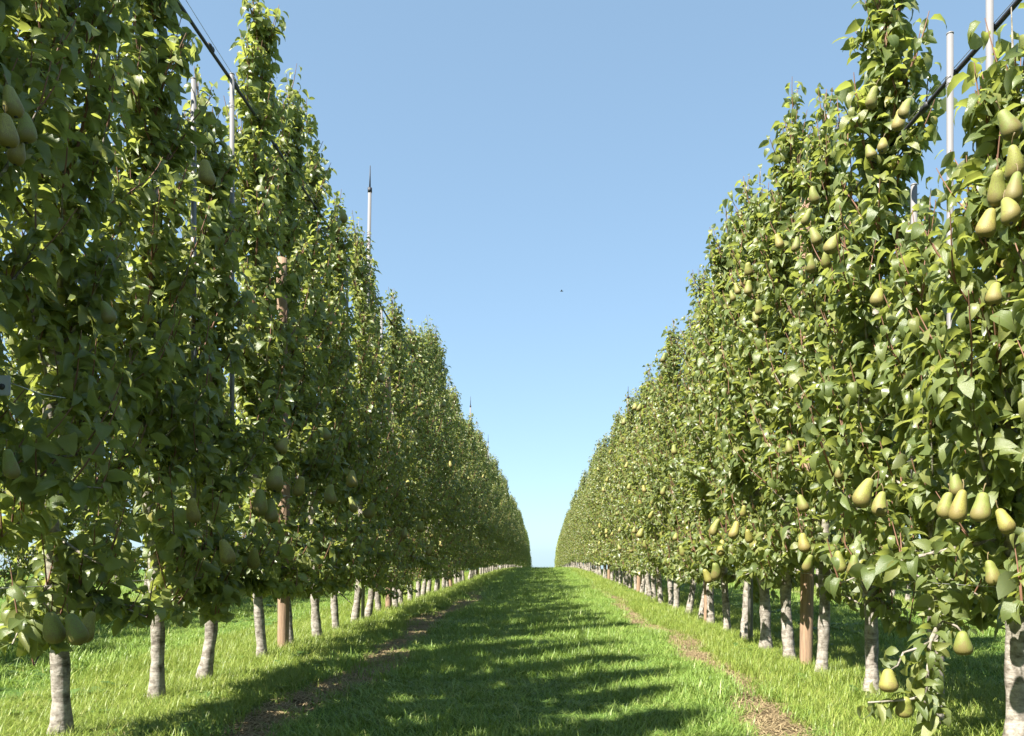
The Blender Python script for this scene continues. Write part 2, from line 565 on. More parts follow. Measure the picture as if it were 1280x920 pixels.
al = lambda X, Y: (1 - strip_mask(X, Y)) * (1 - .93 * soil_mask(X, Y)) * (.55 + .45 * vnoise(X * 1.5, Y * 1.5, 31))
X, Y, S = gather([(-1.5, 1.4, 2.4, 8, 620, 1.0), (-1.5, 1.4, 8, 16, 420, 1.1), (-1.5, 1.4, 16, 34, 230, 1.35), (-1.5, 1.4, 34, 62, 110, 1.9),
                  (-6.5, -2.4, 4, 14, 200, 1.2), (2.2, 6.5, 4, 14, 200, 1.2), (-6.5, -2.4, 14, 30, 70, 1.6), (2.2, 6.5, 14, 30, 70, 1.6), (-14, -6.4, 6, 34, 34, 1.9), (6.4, 14, 6, 34, 34, 1.9)], al)
hv = (.65 + .8 * vnoise(X * .9, Y * .9, 32) * vnoise(X * 3, Y * 3, 33) * 1.6)
sc = S * (.8 + .4 * rg.random(len(X)))
scatter('alley_grass', 'g', X, Y, gz_arr(X, Y), sc, rg.random(len(X)) * 6.28, np.where(rg.random(len(X)) < .07 + .25 * (vnoise(X * 2.2, Y * 2.2, 36) > .62), rg.integers(6, 9, len(X)), rg.integers(0, 6, len(X))),
        [tuft_mesh('mown_tuft', np.random.default_rng(100 + i), 34, .06, .025, .08, .0045, 1.0, M_GA) for i in range(6)] +
        [tuft_mesh('mown_tuft', np.random.default_rng(110 + i), 14, .05, .06, .13, .0062, .9, M_GA) for i in range(3)], sc * hv * .8)
st = lambda X, Y: strip_mask(X, Y) * (1 - .9 * soil_mask(X, Y)) * (.6 + .4 * vnoise(X * 2, Y * 2, 34))
X, Y, S = gather([(-3, -1.0, 2.6, 9, 620, 1.0), (1.0, 3, 2.6, 9, 620, 1.0), (-3, -1.0, 9, 20, 330, 1.2), (1.0, 3, 9, 20, 330, 1.2),
                  (-3, -1.0, 20, 56, 120, 1.6), (1.0, 3, 20, 56, 120, 1.6), (-6.6, -4.6, 6, 20, 130, 1.4), (4.5, 6.6, 6, 20, 130, 1.4)], st)
sc = S * (.75 + .5 * rg.random(len(X)))
hv = (.7 + .7 * vnoise(X * 1.1, Y * 1.1, 35))
scatter('strip_grass', 'g', X, Y, gz_arr(X, Y), sc, rg.random(len(X)) * 6.28, rg.integers(0, 6, len(X)),
        [tuft_mesh('strip_tuft', np.random.default_rng(200 + i), 38, .065, .025, .09, .0032, 1.15, M_GS) for i in range(6)], sc * hv)
sw = lambda X, Y: soil_mask(X, Y) * .9 + .05 * strip_mask(X, Y)
X, Y, S = gather([(-3, -.8, 2.6, 12, 260, 1.0), (.8, 3, 2.6, 12, 260, 1.0), (-3, -.8, 12, 26, 120, 1.2), (.8, 3, 12, 26, 120, 1.2)], sw)
sc = S * (.8 + .5 * rg.random(len(X)))
scatter('dry_straw', 's', X, Y, gz_arr(X, Y) + .006, sc, rg.random(len(X)) * 6.28, rg.integers(0, 4, len(X)),
        [tuft_mesh('straw_wisp', np.random.default_rng(300 + i), 20, .07, .04, .11, .0032, 1.0, M_STRAW, True) for i in range(4)])
wd = lambda X, Y: np.clip((vnoise(X * 1.4, Y * 1.4, 41) - .45) * 2.5, 0, 1) * (1 - .8 * soil_mask(X, Y)) * (np.abs(X) > 1.35)
X, Y, S = gather([(-4.5, 4.5, 2.8, 10, 30, 1.0), (-4.5, 4.5, 10, 24, 14, 1.3)], wd)
sc = S * (.6 + .7 * rg.random(len(X)))
scatter('broadleaf_weeds', 'w', X, Y, gz_arr(X, Y), sc, rg.random(len(X)) * 6.28, rg.integers(0, 4, len(X)),
        [weed_mesh('weed_rosette', np.random.default_rng(400 + i), 12, .075, M_WEED) for i in range(4)])

# ------------------------------------------------------------------ leaves
ST_V = [0, .2, .46, .76, 1.0]
ST_W = [0, .215, .29, .19, 0]
TRI = np.array([[0, 2, 1], [0, 3, 2], [1, 2, 5], [1, 5, 4], [2, 3, 6], [2, 6, 5], [4, 5, 8], [4, 8, 7], [5, 6, 9], [5, 9, 8], [7, 8, 10], [8, 9, 10]])
UVV = np.array([[.5, 0], [.13, .2], [.5, .2], [.87, .2], [0, .46], [.5, .46], [1, .46], [.17, .76], [.5, .76], [.83, .76], [.5, 1]])


def leaf_template(rng):
    """pointed oval blade, folded along the midrib and bent back towards its tip"""
    curl = .45 + 1.6 * rng.random(); fold = .12 + .75 * rng.random() ** 1.3; tw = (rng.random() - .5) * 1.3
    wide = .80 + .32 * rng.random()
    out = []; y = z = 0.0; prev = 0
    for s, w in zip(ST_V, ST_W):
        a = curl * (s + prev) / 2 * 1.1
        y += (s - prev) * math.cos(a); z -= (s - prev) * math.sin(a); prev = s
        if w == 0:
            out.append((0, y, z)); continue
        w *= wide
        an = tw * s
        for sx in (-1, 0, 1):
            lx = sx * w * math.cos(fold); lz = abs(sx) * w * math.sin(fold) + (rng.random() - .5) * .05 * abs(sx)
            out.append((lx * math.cos(an) - lz * math.sin(an), y, z + lx * math.sin(an) + lz * math.cos(an)))
    return np.array(out)


_lr = np.random.default_rng(5)
NT = 12
TEMPL = np.stack([leaf_template(_lr) for _ in range(NT)])


LOWI = [0, 4, 5, 6, 10]
TRI_LOW = np.array([[0, 2, 1], [0, 3, 2], [1, 2, 4], [2, 3, 4]])


def leaves_mesh(name, P, T, N, L, K, RN, low=False):
    B = np.cross(T, N)
    if low:
        t = TEMPL[K][:, LOWI] * L[:, None, None]
        V = P[:, None, :] + t[..., 0:1] * B[:, None, :] + t[..., 1:2] * T[:, None, :] + t[..., 2:3] * N[:, None, :]
        n = len(P)
        F = (np.arange(n)[:, None, None] * 5 + TRI_LOW[None]).reshape(-1)
        UV = np.broadcast_to(UVV[LOWI][TRI_LOW][None], (n, 4, 3, 2)).reshape(-1, 2)
        return mesh_from(name, V.reshape(-1, 3), F, np.full(n * 4, 3), [M_LEAF], True, None, UV, np.repeat(RN, 4))
    t = TEMPL[K] * L[:, None, None]
    V = P[:, None, :] + t[..., 0:1] * B[:, None, :] + t[..., 1:2] * T[:, None, :] + t[..., 2:3] * N[:, None, :]
    n = len(P)
    F = (np.arange(n)[:, None, None] * 11 + TRI[None]).reshape(-1)
    UV = np.broadcast_to(UVV[TRI][None], (n, 12, 3, 2)).reshape(-1, 2)
    return mesh_from(name, V.reshape(-1, 3), F, np.full(n * 12, 3), [M_LEAF], True, None, UV, np.repeat(RN, 12))


LEAF_MESH = []
for k in range(NT):
    for rv in (.12, .4, .62, .9):
        LEAF_MESH.append(leaves_mesh('leaf', np.zeros((1, 3)), np.array([[0, 1., 0]]), np.array([[0, 0, 1.]]), np.ones(1), np.array([k]), np.array([rv])))


def curve_pts(p0, d0, length, up, rng, n=6, wob=.12):
    """a shoot that starts along d0 and bends towards the vertical"""
    P = [np.array(p0, float)]; dd = np.array(d0, float)
    for i in range(n - 1):
        dd = unit(dd + np.array([0, 0, up]) + (rng.random(3) - .5) * wob)
        P.append(P[-1] + dd * length / (n - 1))
    return np.array(P)


def along(P, spacing, start, rng):
    seg = np.linalg.norm(np.diff(P, axis=0), axis=1); s = np.concatenate([[0], np.cumsum(seg)])
    t = np.arange(start, s[-1], spacing)
    t = t + (rng.random(len(t)) - .5) * spacing * .6
    t = np.clip(t, 0, s[-1])
    out = np.stack([np.interp(t, s, P[:, k]) for k in range(3)], -1)
    tan = unit(np.gradient(P, axis=0))
    tn = unit(np.stack([np.interp(t, s, tan[:, k]) for k in range(3)], -1))
    return out, tn, t / max(s[-1], 1e-6)


class Crown:
    def __init__(s):
        s.P = []; s.T = []; s.N = []; s.L = []

    def shoot_leaves(s, P, spacing, start, rng, size, droop=.55, out=None):
        p, tn, u = along(P, spacing, start, rng)
        n = len(p)
        if n == 0: return
        az = np.arange(n) * 2.4 + rng.random() * 6 + (rng.random(n) - .5) * .8
        ref = np.array([.31, .82, .1]); a = unit(np.cross(tn, ref)); b = np.cross(tn, a)
        rad = np.cos(az)[:, None] * a + np.sin(az)[:, None] * b
        s.add(p, rad, tn, rng, size, droop)

    def add(s, p, rad, tn, rng, size, droop):
        n = len(p)
        dr = droop * (-.35 + 1.75 * rng.random((n, 1)))
        T = unit(rad * (.6 + .5 * rng.random((n, 1))) + tn * .25 + np.array([0, 0, -1.0]) * dr)
        up = np.array([0, 0, .75]) + tn * .25 + rad * .45 + (rng.random((n, 3)) - .5) * 1.7
        N = up - T * (up * T).sum(1, keepdims=True)
        N = unit(N)
        L = size * (.50 + .68 * rng.random(n) ** .85)
        pet = .012 + .02 * rng.random((n, 1))
        s.P.append(p + rad * pet); s.T.append(T); s.N.append(N); s.L.append(L)

    def arrays(s):
        return [np.concatenate(q) for q in (s.P, s.T, s.N, s.L)]


def grow(seed, H, base=.5, width=1.0, dens=1.0, lean=(0, 0), trunk_r=.04, seg=12, leaf=.093, curve=0.0, tilt=(0, 0), spire=1.0, raised=False):
    """one slender pear tree: returns its wood (Wood) and its leaves (Crown); origin at the foot, rows run along Y"""
    rng = np.random.default_rng(seed)
    w = Wood(); c = Crown()
    # trunk and leader in one tube
    hs = np.concatenate([np.arange(-.12, .75, .045), np.arange(.75, H, .22), [H]])
    ph = rng.random() * 6.28
    cx = tilt[0] * np.clip(hs, 0, 1.0) + lean[0] * np.clip(hs - 1.2, 0, 9) / max(H - 1.2, .1) + .022 * np.sin(hs * 3 + ph) + curve * np.sin(np.clip(hs, 0, .8) * 3.9)
    cy = tilt[1] * np.clip(hs, 0, 1.0) + lean[1] * np.clip(hs - 1.2, 0, 9) / max(H - 1.2, .1) + .022 * np.sin(hs * 2.6 + ph * 2)
    cx -= np.interp(0, hs, cx); cy -= np.interp(0, hs, cy)
    axis = np.stack([cx, cy, hs], -1)
    rr = trunk_r * (1 - .12 * np.clip(hs, 0, .75)) * np.clip(1.0 - .97 * np.clip((hs - .6) / (H - .6), 0, 1), .045, 1)
    rr = rr * (1 + .42 * np.exp(-np.clip(hs, 0, 9) / .05)) * (1 + .07 * np.sin(hs * 23 + ph) * (hs < .8))
    rr[(hs > .52) & (hs < .62)] *= 1.18
    w.tube(axis, rr, seg, 0, .16, rng)
    ax = lambda h: np.array([np.interp(h, hs, cx), np.interp(h, hs, cy), h])
    # laterals
    nl = int((H - base) / .064 * dens)
    az0 = rng.random() * 6.28
    for i in range(nl):
        u = (i + rng.random() * .8) / nl
        h = base + .04 + u * (H - base - .42)
        az = az0 + i * 2.39996 + (rng.random() - .5) * .7
        dx, dy = math.cos(az), math.sin(az)
        if raised and h < 1.3 and dx < .1:
            if rng.random() < .55: dx = abs(dx) * .8 + .15      # opened on the far side so sun reaches the strip, full towards the lane
            else: h += .45 * (dx < -.1)
        elif dx < -.2 and h < .7: h += .15
        if raised and u > .5 and rng.random() < .06: continue
        L = (.17 + .39 * (1 - u) ** .65) * (.65 + .6 * rng.random()) * width
        if u < .06: L *= .8
        if u > .6: L *= 1 - (.5 if raised else .9) * (u - .6)
        el = .05 + .55 * rng.random() + .35 * u
        low = u < .14
        if low: el = -.45 + .5 * rng.random()
        d0 = np.array([dx * (.95 - (.55 if raised else .25) * u) * math.cos(el), dy * (1.45 - (.05 if raised else .4) * u) * math.cos(el), math.sin(el)])
        P = curve_pts(ax(h), d0, L, (-.06 if low else .10) + .12 * rng.random(), rng, 6)
        r0 = .0115 * (1 - .62 * u) * (.7 + .5 * rng.random())
        w.tube(P, np.linspace(r0, .0028, 6), 5, 0 if u < .45 else 1, .1, rng, False)
        # spur clusters on the lateral
        p, tn, uu = along(P, .036, .03, rng)
        for q, tq in zip(p, tn):
            m = rng.integers(3, 7)
            a = rng.random(m) * 6.28
            rad = unit(np.stack([np.cos(a), np.sin(a), .3 * rng.random(m)], -1))
            c.add(np.repeat(q[None], m, 0) + (rng.random((m, 3)) - .5) * .03, rad, np.repeat(tq[None], m, 0), rng, leaf, .55)
        # upright shoots
        for k in range(rng.integers(3, 7)):
            q = P[rng.integers(1, 6)]
            l2 = (.09 + .26 * rng.random()) * (1 - .35 * u)
            d2 = unit(np.array([dx * .5 + (rng.random() - .5), dy * .5 + (rng.random() - .5), .55 + .8 * rng.random()]))
            P2 = curve_pts(q, d2, l2, .16, rng, 5)
            w.tube(P2, np.linspace(.004, .0018, 5), 4, 1, 0, None, False)
            c.shoot_leaves(P2, .024, .02, rng, leaf * .93)
    # leaves and short shoots of the leader: a loose spire
    top = np.array([ax(h) for h in np.linspace(max(base + .1, .7), H, 14)])
    c.shoot_leaves(top, .034, 0, rng, leaf * .8)
    for k in range(int(13 * spire)):
        h = H - .12 - .75 * rng.random()
        a = rng.random() * 6.28
        P2 = curve_pts(ax(h), np.array([math.cos(a) * .5, math.sin(a) * .5, .75]), (.12 + .34 * rng.random() ** 1.6) * min(1, .45 + (H - h)), .30, rng, 5)
        w.tube(P2, np.linspace(.004, .0016, 5), 4, 1, 0, None, False)
        c.shoot_leaves(P2, .026, .02, rng, leaf * .86)
    return w, c, ax


# ------------------------------------------------------------------ pears
def pear_mesh(name, seed):
    rng = np.random.default_rng(seed)
    bend = (rng.random() - .5) * .18; neck = .15 + .04 * rng.random(); ph = rng.random() * 6.28
    prof = [(0, .05), (.02, .13), (.07, .215), (.15, .272), (.25, .298), (.36, .287), (.48, .264), (.60, .235), (.72, .200), (.84, neck), (.93, neck * .78), (.98, neck * .5), (1.0, .03)]
    seg = 16; V = []; F = []; S = []
    for t, r in prof:
        for k in range(seg):
            a = k * 2 * math.pi / seg
            rr = r * (1 + .035 * math.sin(2 * a + ph) + .02 * math.sin(3 * a + ph * 2))
            V.append((rr * math.cos(a) + bend * math.sin(t * 3.0), rr * math.sin(a), t - 1.0))
    for i in range(len(prof) - 1):
        for k in range(seg):
            F += [i * seg + k, i * seg + (k + 1) % seg, (i + 1) * seg + (k + 1) % seg, (i + 1) * seg + k]; S.append(4)
    n = len(V)
    V += [(0, 0, -1.0), (0, 0, .005)]
    for k in range(seg):
        F += [k, n, (k + 1) % seg]; S.append(3)
        e = (len(prof) - 1) * seg
        F += [e + k, e + (k + 1) % seg, n + 1]; S.append(3)
    return mesh_from(name, V, F, S, [M_PEAR])


PEARS = [pear_mesh('pear', 50 + i) for i in range(6)]
_w = Wood(); _w.tube([(0, 0, -.02), (.01, 0, .10), (.05, .01, .22), (.11, .02, .30)], [.028, .018, .018, .03], 6)
STEM = _w.mesh('stem', [M_STEM])
_w = Wood(); _w.tube([(0, 0, -1.02), (0, 0, -.985)], [.055, .07], 7)
CALYX = _w.mesh('calyx', [M_DARK])


def add_pear(root, p, size, rng, detail=True):
    """p is the point the fruit hangs from, in the tree's own coordinates"""
    o = link('pear', PEARS[rng.integers(0, 6)], root, p)
    o.scale = (size * (.84 + .28 * rng.random()),) * 2 + (size,)
    o.rotation_euler = ((rng.random() - .5) * .8, (rng.random() - .5) * .8, rng.random() * 6.28)
    if detail:
        link('stem', STEM, o); link('calyx', CALYX, o)
    return o


# ------------------------------------------------------------------ where the trees stand
_r = random.Random(3)


def positions(first, upto):
    z = list(first)
    while z[-1] < upto:
        z.append(z[-1] + .715 + _r.uniform(-.055, .055))
    return z


Z_L = positions([-2.2, -1.5, -.8, -.1, .6, 1.3, 2.0, 2.7, 3.41, 4.26, 4.90, 5.88, 6.57, 7.26, 7.96, 8.66, 9.4, 10.2, 10.95], 80)
Z_R = positions([-1.0, -.35, .3, 1.0, 1.67, 2.35, 3.03, 3.70, 4.40, 5.16, 5.83, 6.45, 7.14, 7.85, 8.50, 9.2, 9.95], 80)
Z_NL = positions([1.2, 1.9, 2.6, 3.3], 19)
Z_NR = positions([5.2, 5.9, 6.6, 7.3], 19)
HEIGHT_L = {2.0: 4.3, 2.7: 4.4, 3.41: 4.4, 4.26: 4.3, 4.90: 3.55, 5.88: 4.75, 6.57: 4.5, 7.26: 4.55, 7.96: 4.15, 8.66: 4.0}
HEIGHT_R = {1.67: 2.5, 2.35: 2.7, 3.03: 2.72, 3.70: 2.35, 4.40: 3.78, 5.16: 3.55, 5.83: 3.95, 6.45: 3.7, 7.14: 3.95, 7.85: 3.95}
DETAIL = 8.4    # nearer than this a leaf spans ten pixels and more

LABEL_L = {
    2.0: 'tall leafy pear tree at the left edge with several pears high up, trunk not seen',
    2.7: 'leafy pear tree just left of the nearest visible left trunk, beside the grey tag',
    3.41: 'pear tree with pears hanging low around its pale trunk, nearest trunk seen on left',
    4.26: 'pear tree on a straight pale trunk, second from the front on left',
    4.90: 'shorter pear tree on a bent pale trunk under the sky gap on left',
    5.88: 'tall pear tree just in front of the nearest wooden stake on left',
    6.57: 'pear tree directly behind the nearest wooden stake on left',
    7.26: 'second pear tree behind the nearest wooden stake on left, trunk leaning at its foot',
    7.96: 'third pear tree behind the nearest wooden stake on left',
}
LABEL_R = {
    1.67: 'low pear tree at the right frame edge, only its outer leaves seen',
    2.35: 'pear tree at right edge with yellow pears high up, trunk not seen',
    3.03: 'pear tree at right edge on a pale trunk cut by the frame',
    3.70: 'short pear tree with a broken low branch of pears drooping to the grass',
    4.40: 'tall spire of a pear tree beside the two pale poles on right',
    5.16: 'pear tree just in front of the nearest wooden stake on right',
    5.83: 'pear tree just behind the nearest wooden stake on right',
    6.45: 'second pear tree behind the nearest wooden stake on right',
    7.14: 'third pear tree behind the nearest wooden stake on right, trunk half shaded',
    7.85: 'fourth pear tree behind the nearest wooden stake on right',
}
ORD = ['first', 'second', 'third', 'fourth', 'fifth', 'sixth', 'seventh', 'eighth', 'ninth', 'tenth']
STAKE_L, STAKE_R = [6.3, 10.58, 17.6, 24.6], [5.49, 8.80, 15.2, 22.2]


def tree_label(side, z):
    tab = LABEL_L if side == 'left' else LABEL_R
    if z in tab: return tab[z]
    stakes = STAKE_L if side == 'left' else STAKE_R
    zs = Z_L if side == 'left' else Z_R
    before = [s for s in stakes if s < z]
    if z < 2: return 'pear tree of the %s row standing level with the camera or behind it' % side
    if not before:
        return 'pear tree of the near %s row' % side
    k = len(before) - 1
    n = sum(1 for q in zs if before[-1] < q <= z)
    nth = ['nearest', 'second nearest', 'third nearest', 'fourth nearest'][k]
    if k == len(stakes) - 1 or n > 10:
        return 'distant pear tree of the %s row, past its fourth nearest wooden stake' % side
    return '%s pear tree past the %s wooden stake in the %s row' % (ORD[n - 1], nth, side)


# ------------------------------------------------------------------ pears seen in the photograph: (px, py of the fruit's middle, height in px, lateral X)
PEAR_R = [(1089, 620, 42, 1.27), (1104, 632, 34, 1.36), (1187, 634, 36, 1.36), (1204, 635, 44, 1.30), (1229, 636, 40, 1.30), (1192, 608, 34, 1.40),
          (1255, 272, 44, 1.36), (1240, 280, 38, 1.46), (1272, 238, 44, 1.40), (1248, 236, 46, 1.46), (1251, 160, 42, 1.46), (1265, 205, 46, 1.42), (1246, 370, 28, 1.5),
          (1126, 150, 28, 1.55), (1138, 138, 28, 1.55), (1104, 186, 24, 1.55), (1085, 192, 22, 1.58), (1095, 122, 28, 1.58), (1101, 375, 27, 1.5),
          (1015, 245, 24, 1.5), (1013, 272, 22, 1.5), (1014, 298, 26, 1.48), (996, 306, 20, 1.5), (970, 303, 20, 1.5), (1046, 305, 30, 1.5), (1033, 325, 24, 1.5), (1012, 330, 26, 1.5),
          (935, 337, 18, 1.45), (927, 352, 18, 1.45), (936, 360, 19, 1.45), (919, 362, 16, 1.45), (913, 371, 15, 1.45), (947, 385, 20, 1.45), (942, 398, 16, 1.45),
          (999, 631, 24, 1.35), (899, 661, 24, 1.28), (921, 664, 24, 1.28), (934, 672, 20, 1.28), (903, 686, 22, 1.28), (893, 716, 24, 1.3), (880, 722, 20, 1.3),
          (1003, 680, 26, 1.35), (1047, 704, 30, 1.32), (1068, 708, 28, 1.34), (1014, 706, 24, 1.34), (1235, 718, 34, 1.5), (1248, 655, 36, 1.45),
          (803, 668, 14, 1.25), (1052, 590, 20, 1.4), (845, 672, 12, 1.3), (930, 640, 16, 1.3), (985, 560, 16, 1.42)]
PEAR_L = [(348, 602, 38, -1.36), (325, 630, 36, -1.42), (338, 640, 32, -1.40), (414, 619, 26, -1.36), (116, 786, 42, -1.62), (86, 790, 44, -1.60), (62, 788, 44, -1.66),
          (10, 130, 44, -1.46), (6, 165, 44, -1.42), (28, 160, 40, -1.52), (24, 190, 40, -1.55), (256, 216, 32, -1.55), (426, 271, 18, -1.55), (277, 692, 34, -1.5),
          (440, 600, 24, -1.40), (437, 632, 22, -1.42), (466, 640, 22, -1.42), (405, 544, 18, -1.45), (377, 610, 28, -1.42), (9, 582, 40, -1.40),
          (358, 560, 24, -1.5), (507, 668, 16, -1.4), (527, 660, 16, -1.4), (240, 640, 34, -1.55), (318, 700, 30, -1.6), (128, 392, 30, -1.6), (540, 690, 14, -1.45)]


def nearest_tree(zs, y):
    return min(zs, key=lambda q: abs(q - y))


# ------------------------------------------------------------------ build near trees (each its own growth, nearest leaves as parts)
near_trees = []
for side, X0, zs, ht in (('left', ROW_L, Z_L, HEIGHT_L), ('right', ROW_R, Z_R, HEIGHT_R)):
    for z in zs:
        if not (1.2 < z < DETAIL): continue
        i = zs.index(z)
        seed = 1000 + i + (500 if side == 'right' else 0)
        rr = random.Random(seed)
        H = ht.get(z, 4.4 if side == 'left' else 2.6)
        kw = dict(curve=0.0, tilt=(rr.uniform(-.03, .03), rr.uniform(-.03, .03)))
        if side == 'left' and z == 4.90: kw['curve'] = .035
        if side == 'left' and z == 7.26: kw['tilt'] = (-.10, .02)
        if side == 'right' and z == 5.16: kw['tilt'] = (.05, 0)
        if side == 'right' and z == 4.40: kw['lean'] = (.02, -.32)
        wd_ = {'left': .96, 'right': .98}[side]
        w, c, ax = grow(seed, H, .78 if side == 'left' and z < 3 else .43 if side == 'left' else .47, wd_, 1.04 if side == 'left' else 1.0,
                        trunk_r=.038 + rr.uniform(-.005, .004), seg=14, raised=side == 'left',
                        leaf=(.108 if z < 4.5 else .098) if side == 'right' else (.106 if z < 5 else .098), **kw)
        near_trees.append(dict(side=side, x=X0 + rr.uniform(-.02, .02), z=z, w=w, c=c, ax=ax, pears=[], seed=seed))

for lst, side, zs in ((PEAR_R, 'right', Z_R), (PEAR_L, 'left', Z_L)):
    for px, py, hp, X in lst:
        y = X * FPX / (px - VX)
        t = min((t for t in near_trees if t['side'] == side), key=lambda t: abs(t['z'] - y))
        size = max(.08, min(.14, hp / FPX * y * .95))
        mid = pt(px, py, y)
        if abs(t['z'] - y) < .75:
            t['pears'].append((mid, size))

MID_PEARS = {}
for lst, side, zs in ((PEAR_R, 'right', Z_R), (PEAR_L, 'left', Z_L)):
    for px, py, hp, X in lst:
        y = X * FPX / (px - VX)
        if y >= DETAIL:
            MID_PEARS.setdefault((side, nearest_tree(zs, y)), []).append((pt(px, py, y), max(.085, min(.14, hp / FPX * y))))

# leaves in front of a fruit the photo shows are thinned; then find which leaves show
all_pears = [(m, s) for t in near_trees for m, s in t['pears']] + [q for v in MID_PEARS.values() for q in v]
recs = []
for t in near_trees:
    P, T, N, L = t['c'].arrays()
    W = P + np.array([t['x'], t['z'], 0.0])
    Cn = W + T * L[:, None] * .5
    rng = np.random.default_rng(t['seed'] + 7)
    keep = np.ones(len(P), bool)
    y = np.maximum(Cn[:, 1], .05)
    px = VX + FPX * Cn[:, 0] / y; py = VY - FPX * (Cn[:, 2] - EYE) / y
    for m, s in all_pears:
        pr = FPX * (s * .42 + .02) / m.y
        hit = (np.abs(px - (VX + FPX * m.x / m.y)) < pr) & (np.abs(py - (VY - FPX * (m.z - EYE) / m.y)) < pr * 1.25) & (Cn[:, 1] < m.y + .06) & (Cn[:, 1] > m.y - 1.2)
        keep &= ~(hit & (rng.random(len(P)) < .58))
    # the tag on the wire shows between the leaves, and the leaf skirt ends above the grass
    keep &= ~((np.abs(px - 4) < 26) & (np.abs(py - 482) < 26) & (Cn[:, 1] < 2.46))
    keep &= Cn[:, 2] > (.40 if t['side'] == 'left' else .30)
    # nothing pokes into the lens
    keep &= ~((np.abs(Cn[:, 0]) < .9) & (Cn[:, 1] < 1.5))
    t['leaf'] = [a[keep] for a in (P, T, N, L)]
    t['px'] = px[keep]; t['py'] = py[keep]; t['depth'] = Cn[keep, 1]
    t['K'] = rng.integers(0, NT, keep.sum()); t['RN'] = np.clip(rng.random(keep.sum()), 0, 1)

# coarse depth order over the picture: a leaf shows where few others lie before it
allpx = np.concatenate([t['px'] for t in near_trees]); allpy = np.concatenate([t['py'] for t in near_trees])
alld = np.concatenate([t['depth'] for t in near_trees])
cell = (np.floor(allpx / 14).astype(int) + 500) * 100000 + np.floor(allpy / 14).astype(int) + 5000
order = np.lexsort((alld, cell))
rank = np.empty(len(order), int)
sc_ = cell[order]
newc = np.concatenate([[True], sc_[1:] != sc_[:-1]])
start = np.maximum.accumulate(np.where(newc, np.arange(len(sc_)), 0))
rank[order] = np.arange(len(sc_)) - start
off = 0
for t in near_trees:
    n = len(t['px'])
    rk = rank[off:off + n]; off += n
    P, T, N, L = t['leaf']
    infr = (t['px'] > -15) & (t['px'] < 1295) & (t['py'] > -15) & (t['py'] < 935) & (t['depth'] > .3)
    sizepx = FPX * L / np.maximum(t['depth'], .05)
    score = np.where(infr & (sizepx > 9.5) & (rk < 5), sizepx / (1 + rk), -1)
    sel = np.argsort(-score)[:300]
    sel = sel[score[sel] > 0]
    t['single'] = sel


def make_root(side, x, z):
    lab = tree_label(side, z)
    return empty('pear_tree', (x, z, ground(z)), lab, 'tree', 'pear trees of the %s row' % side)


def leaf_objects(root, P, T, N, L, K, RN, idx):
    B = np.cross(T, N)
    for i in idx:
        o = bpy.data.objects.new('leaf', LEAF_MESH[int(K[i]) * 4 + min(3, int(RN[i] * 4))])
        COL.objects.link(o)
        o.parent = root
        l = L[i]
        o.matrix_basis = Matrix(((B[i, 0] * l, T[i, 0] * l, N[i, 0] * l, P[i, 0]), (B[i, 1] * l, T[i, 1] * l, N[i, 1] * l, P[i, 1]),
                                 (B[i, 2] * l, T[i, 2] * l, N[i, 2] * l, P[i, 2]), (0, 0, 0, 1)))


for t in near_trees:
    root = make_root(t['side'], t['x'], t['z'])
    t['root'] = root
    link('trunk', t['w'].mesh('trunk', [M_BARK, M_TWIG]), root)
    P, T, N, L = t['leaf']
    rest = np.ones(len(P), bool); rest[t['single']] = False
    cr = link('crown', leaves_mesh('crown', P[rest], T[rest], N[rest], L[rest], t['K'][rest], t['RN'][rest]), root)
    cr['kind'] = 'stuff'
    leaf_objects(root, P, T, N, L, t['K'], t['RN'], t['single'])
    rng = np.random.default_rng(t['seed'] + 70)
    base = Vector((t['x'], t['z'], 0))
    for mid, s in t['pears']:
        add_pear(root, mid - base + Vector((0, 0, s * .55)), s, rng)

# the broken low branch of the short tree on the right
t = [q for q in near_trees if q['side'] == 'right' and q['z'] == 3.70][0]
root = t['root']; base = Vector((t['x'], t['z'], 0))
w = Wood(); cb = Crown(); rng = np.random.default_rng(77)
U = lambda px, py, y: np.array(pt(px, py, y) - base)
main = [np.array([0, 0, .62]), U(1188, 752, 3.45), U(1176, 775, 3.25), U(1162, 803, 3.16), U(1160, 835, 3.12), U(1158, 868, 3.10)]
side1 = [U(1162, 803, 3.16), U(1145, 811, 3.13), U(1129, 816, 3.11), U(1122, 832, 3.09), U(1112, 838, 3.08)]
side2 = [U(1158, 868, 3.10), U(1140, 874, 3.07), U(1120, 876, 3.04), U(1085, 878, 3.02)]
side3 = [U(1158, 868, 3.10), U(1166, 885, 3.08), U(1176, 905, 3.06)]
side4 = [U(1176, 775, 3.25), U(1196, 783, 3.2), U(1204, 792, 3.18)]
w.tube(main, [.013, .011, .0095, .008, .006, .005], 7, 0, .15, rng)
for sd_ in (side1, side2, side3, side4):
    w.tube(sd_, np.linspace(.006, .003, len(sd_)), 5, 0, .1, rng)
lb = link('low_branch', w.mesh('low_branch', [M_BARK, M_TWIG]), root)
lb['label'] = 'broken grey branch drooping to the grass'
for sd_ in (side2, side3, np.array(main[3:])):
    cb.shoot_leaves(np.array(sd_), .0055, .0, rng, .088, .4)
cb.shoot_leaves(np.array(side1[2:]), .012, 0, rng, .08, .5)
cb.shoot_leaves(np.array(side4), .010, 0, rng, .08, .5)
cb.shoot_leaves(np.array(main[1:4]), .009, 0, rng, .085, .3)
cb.shoot_leaves(np.array([U(1190, 730, 3.3), U(1170, 745, 3.25), U(1176, 775, 3.25)]), .006, 0, rng, .09, .3)
P, T, N, L = cb.arrays()
Cn = P + T * L[:, None] * .5 + np.array(base)
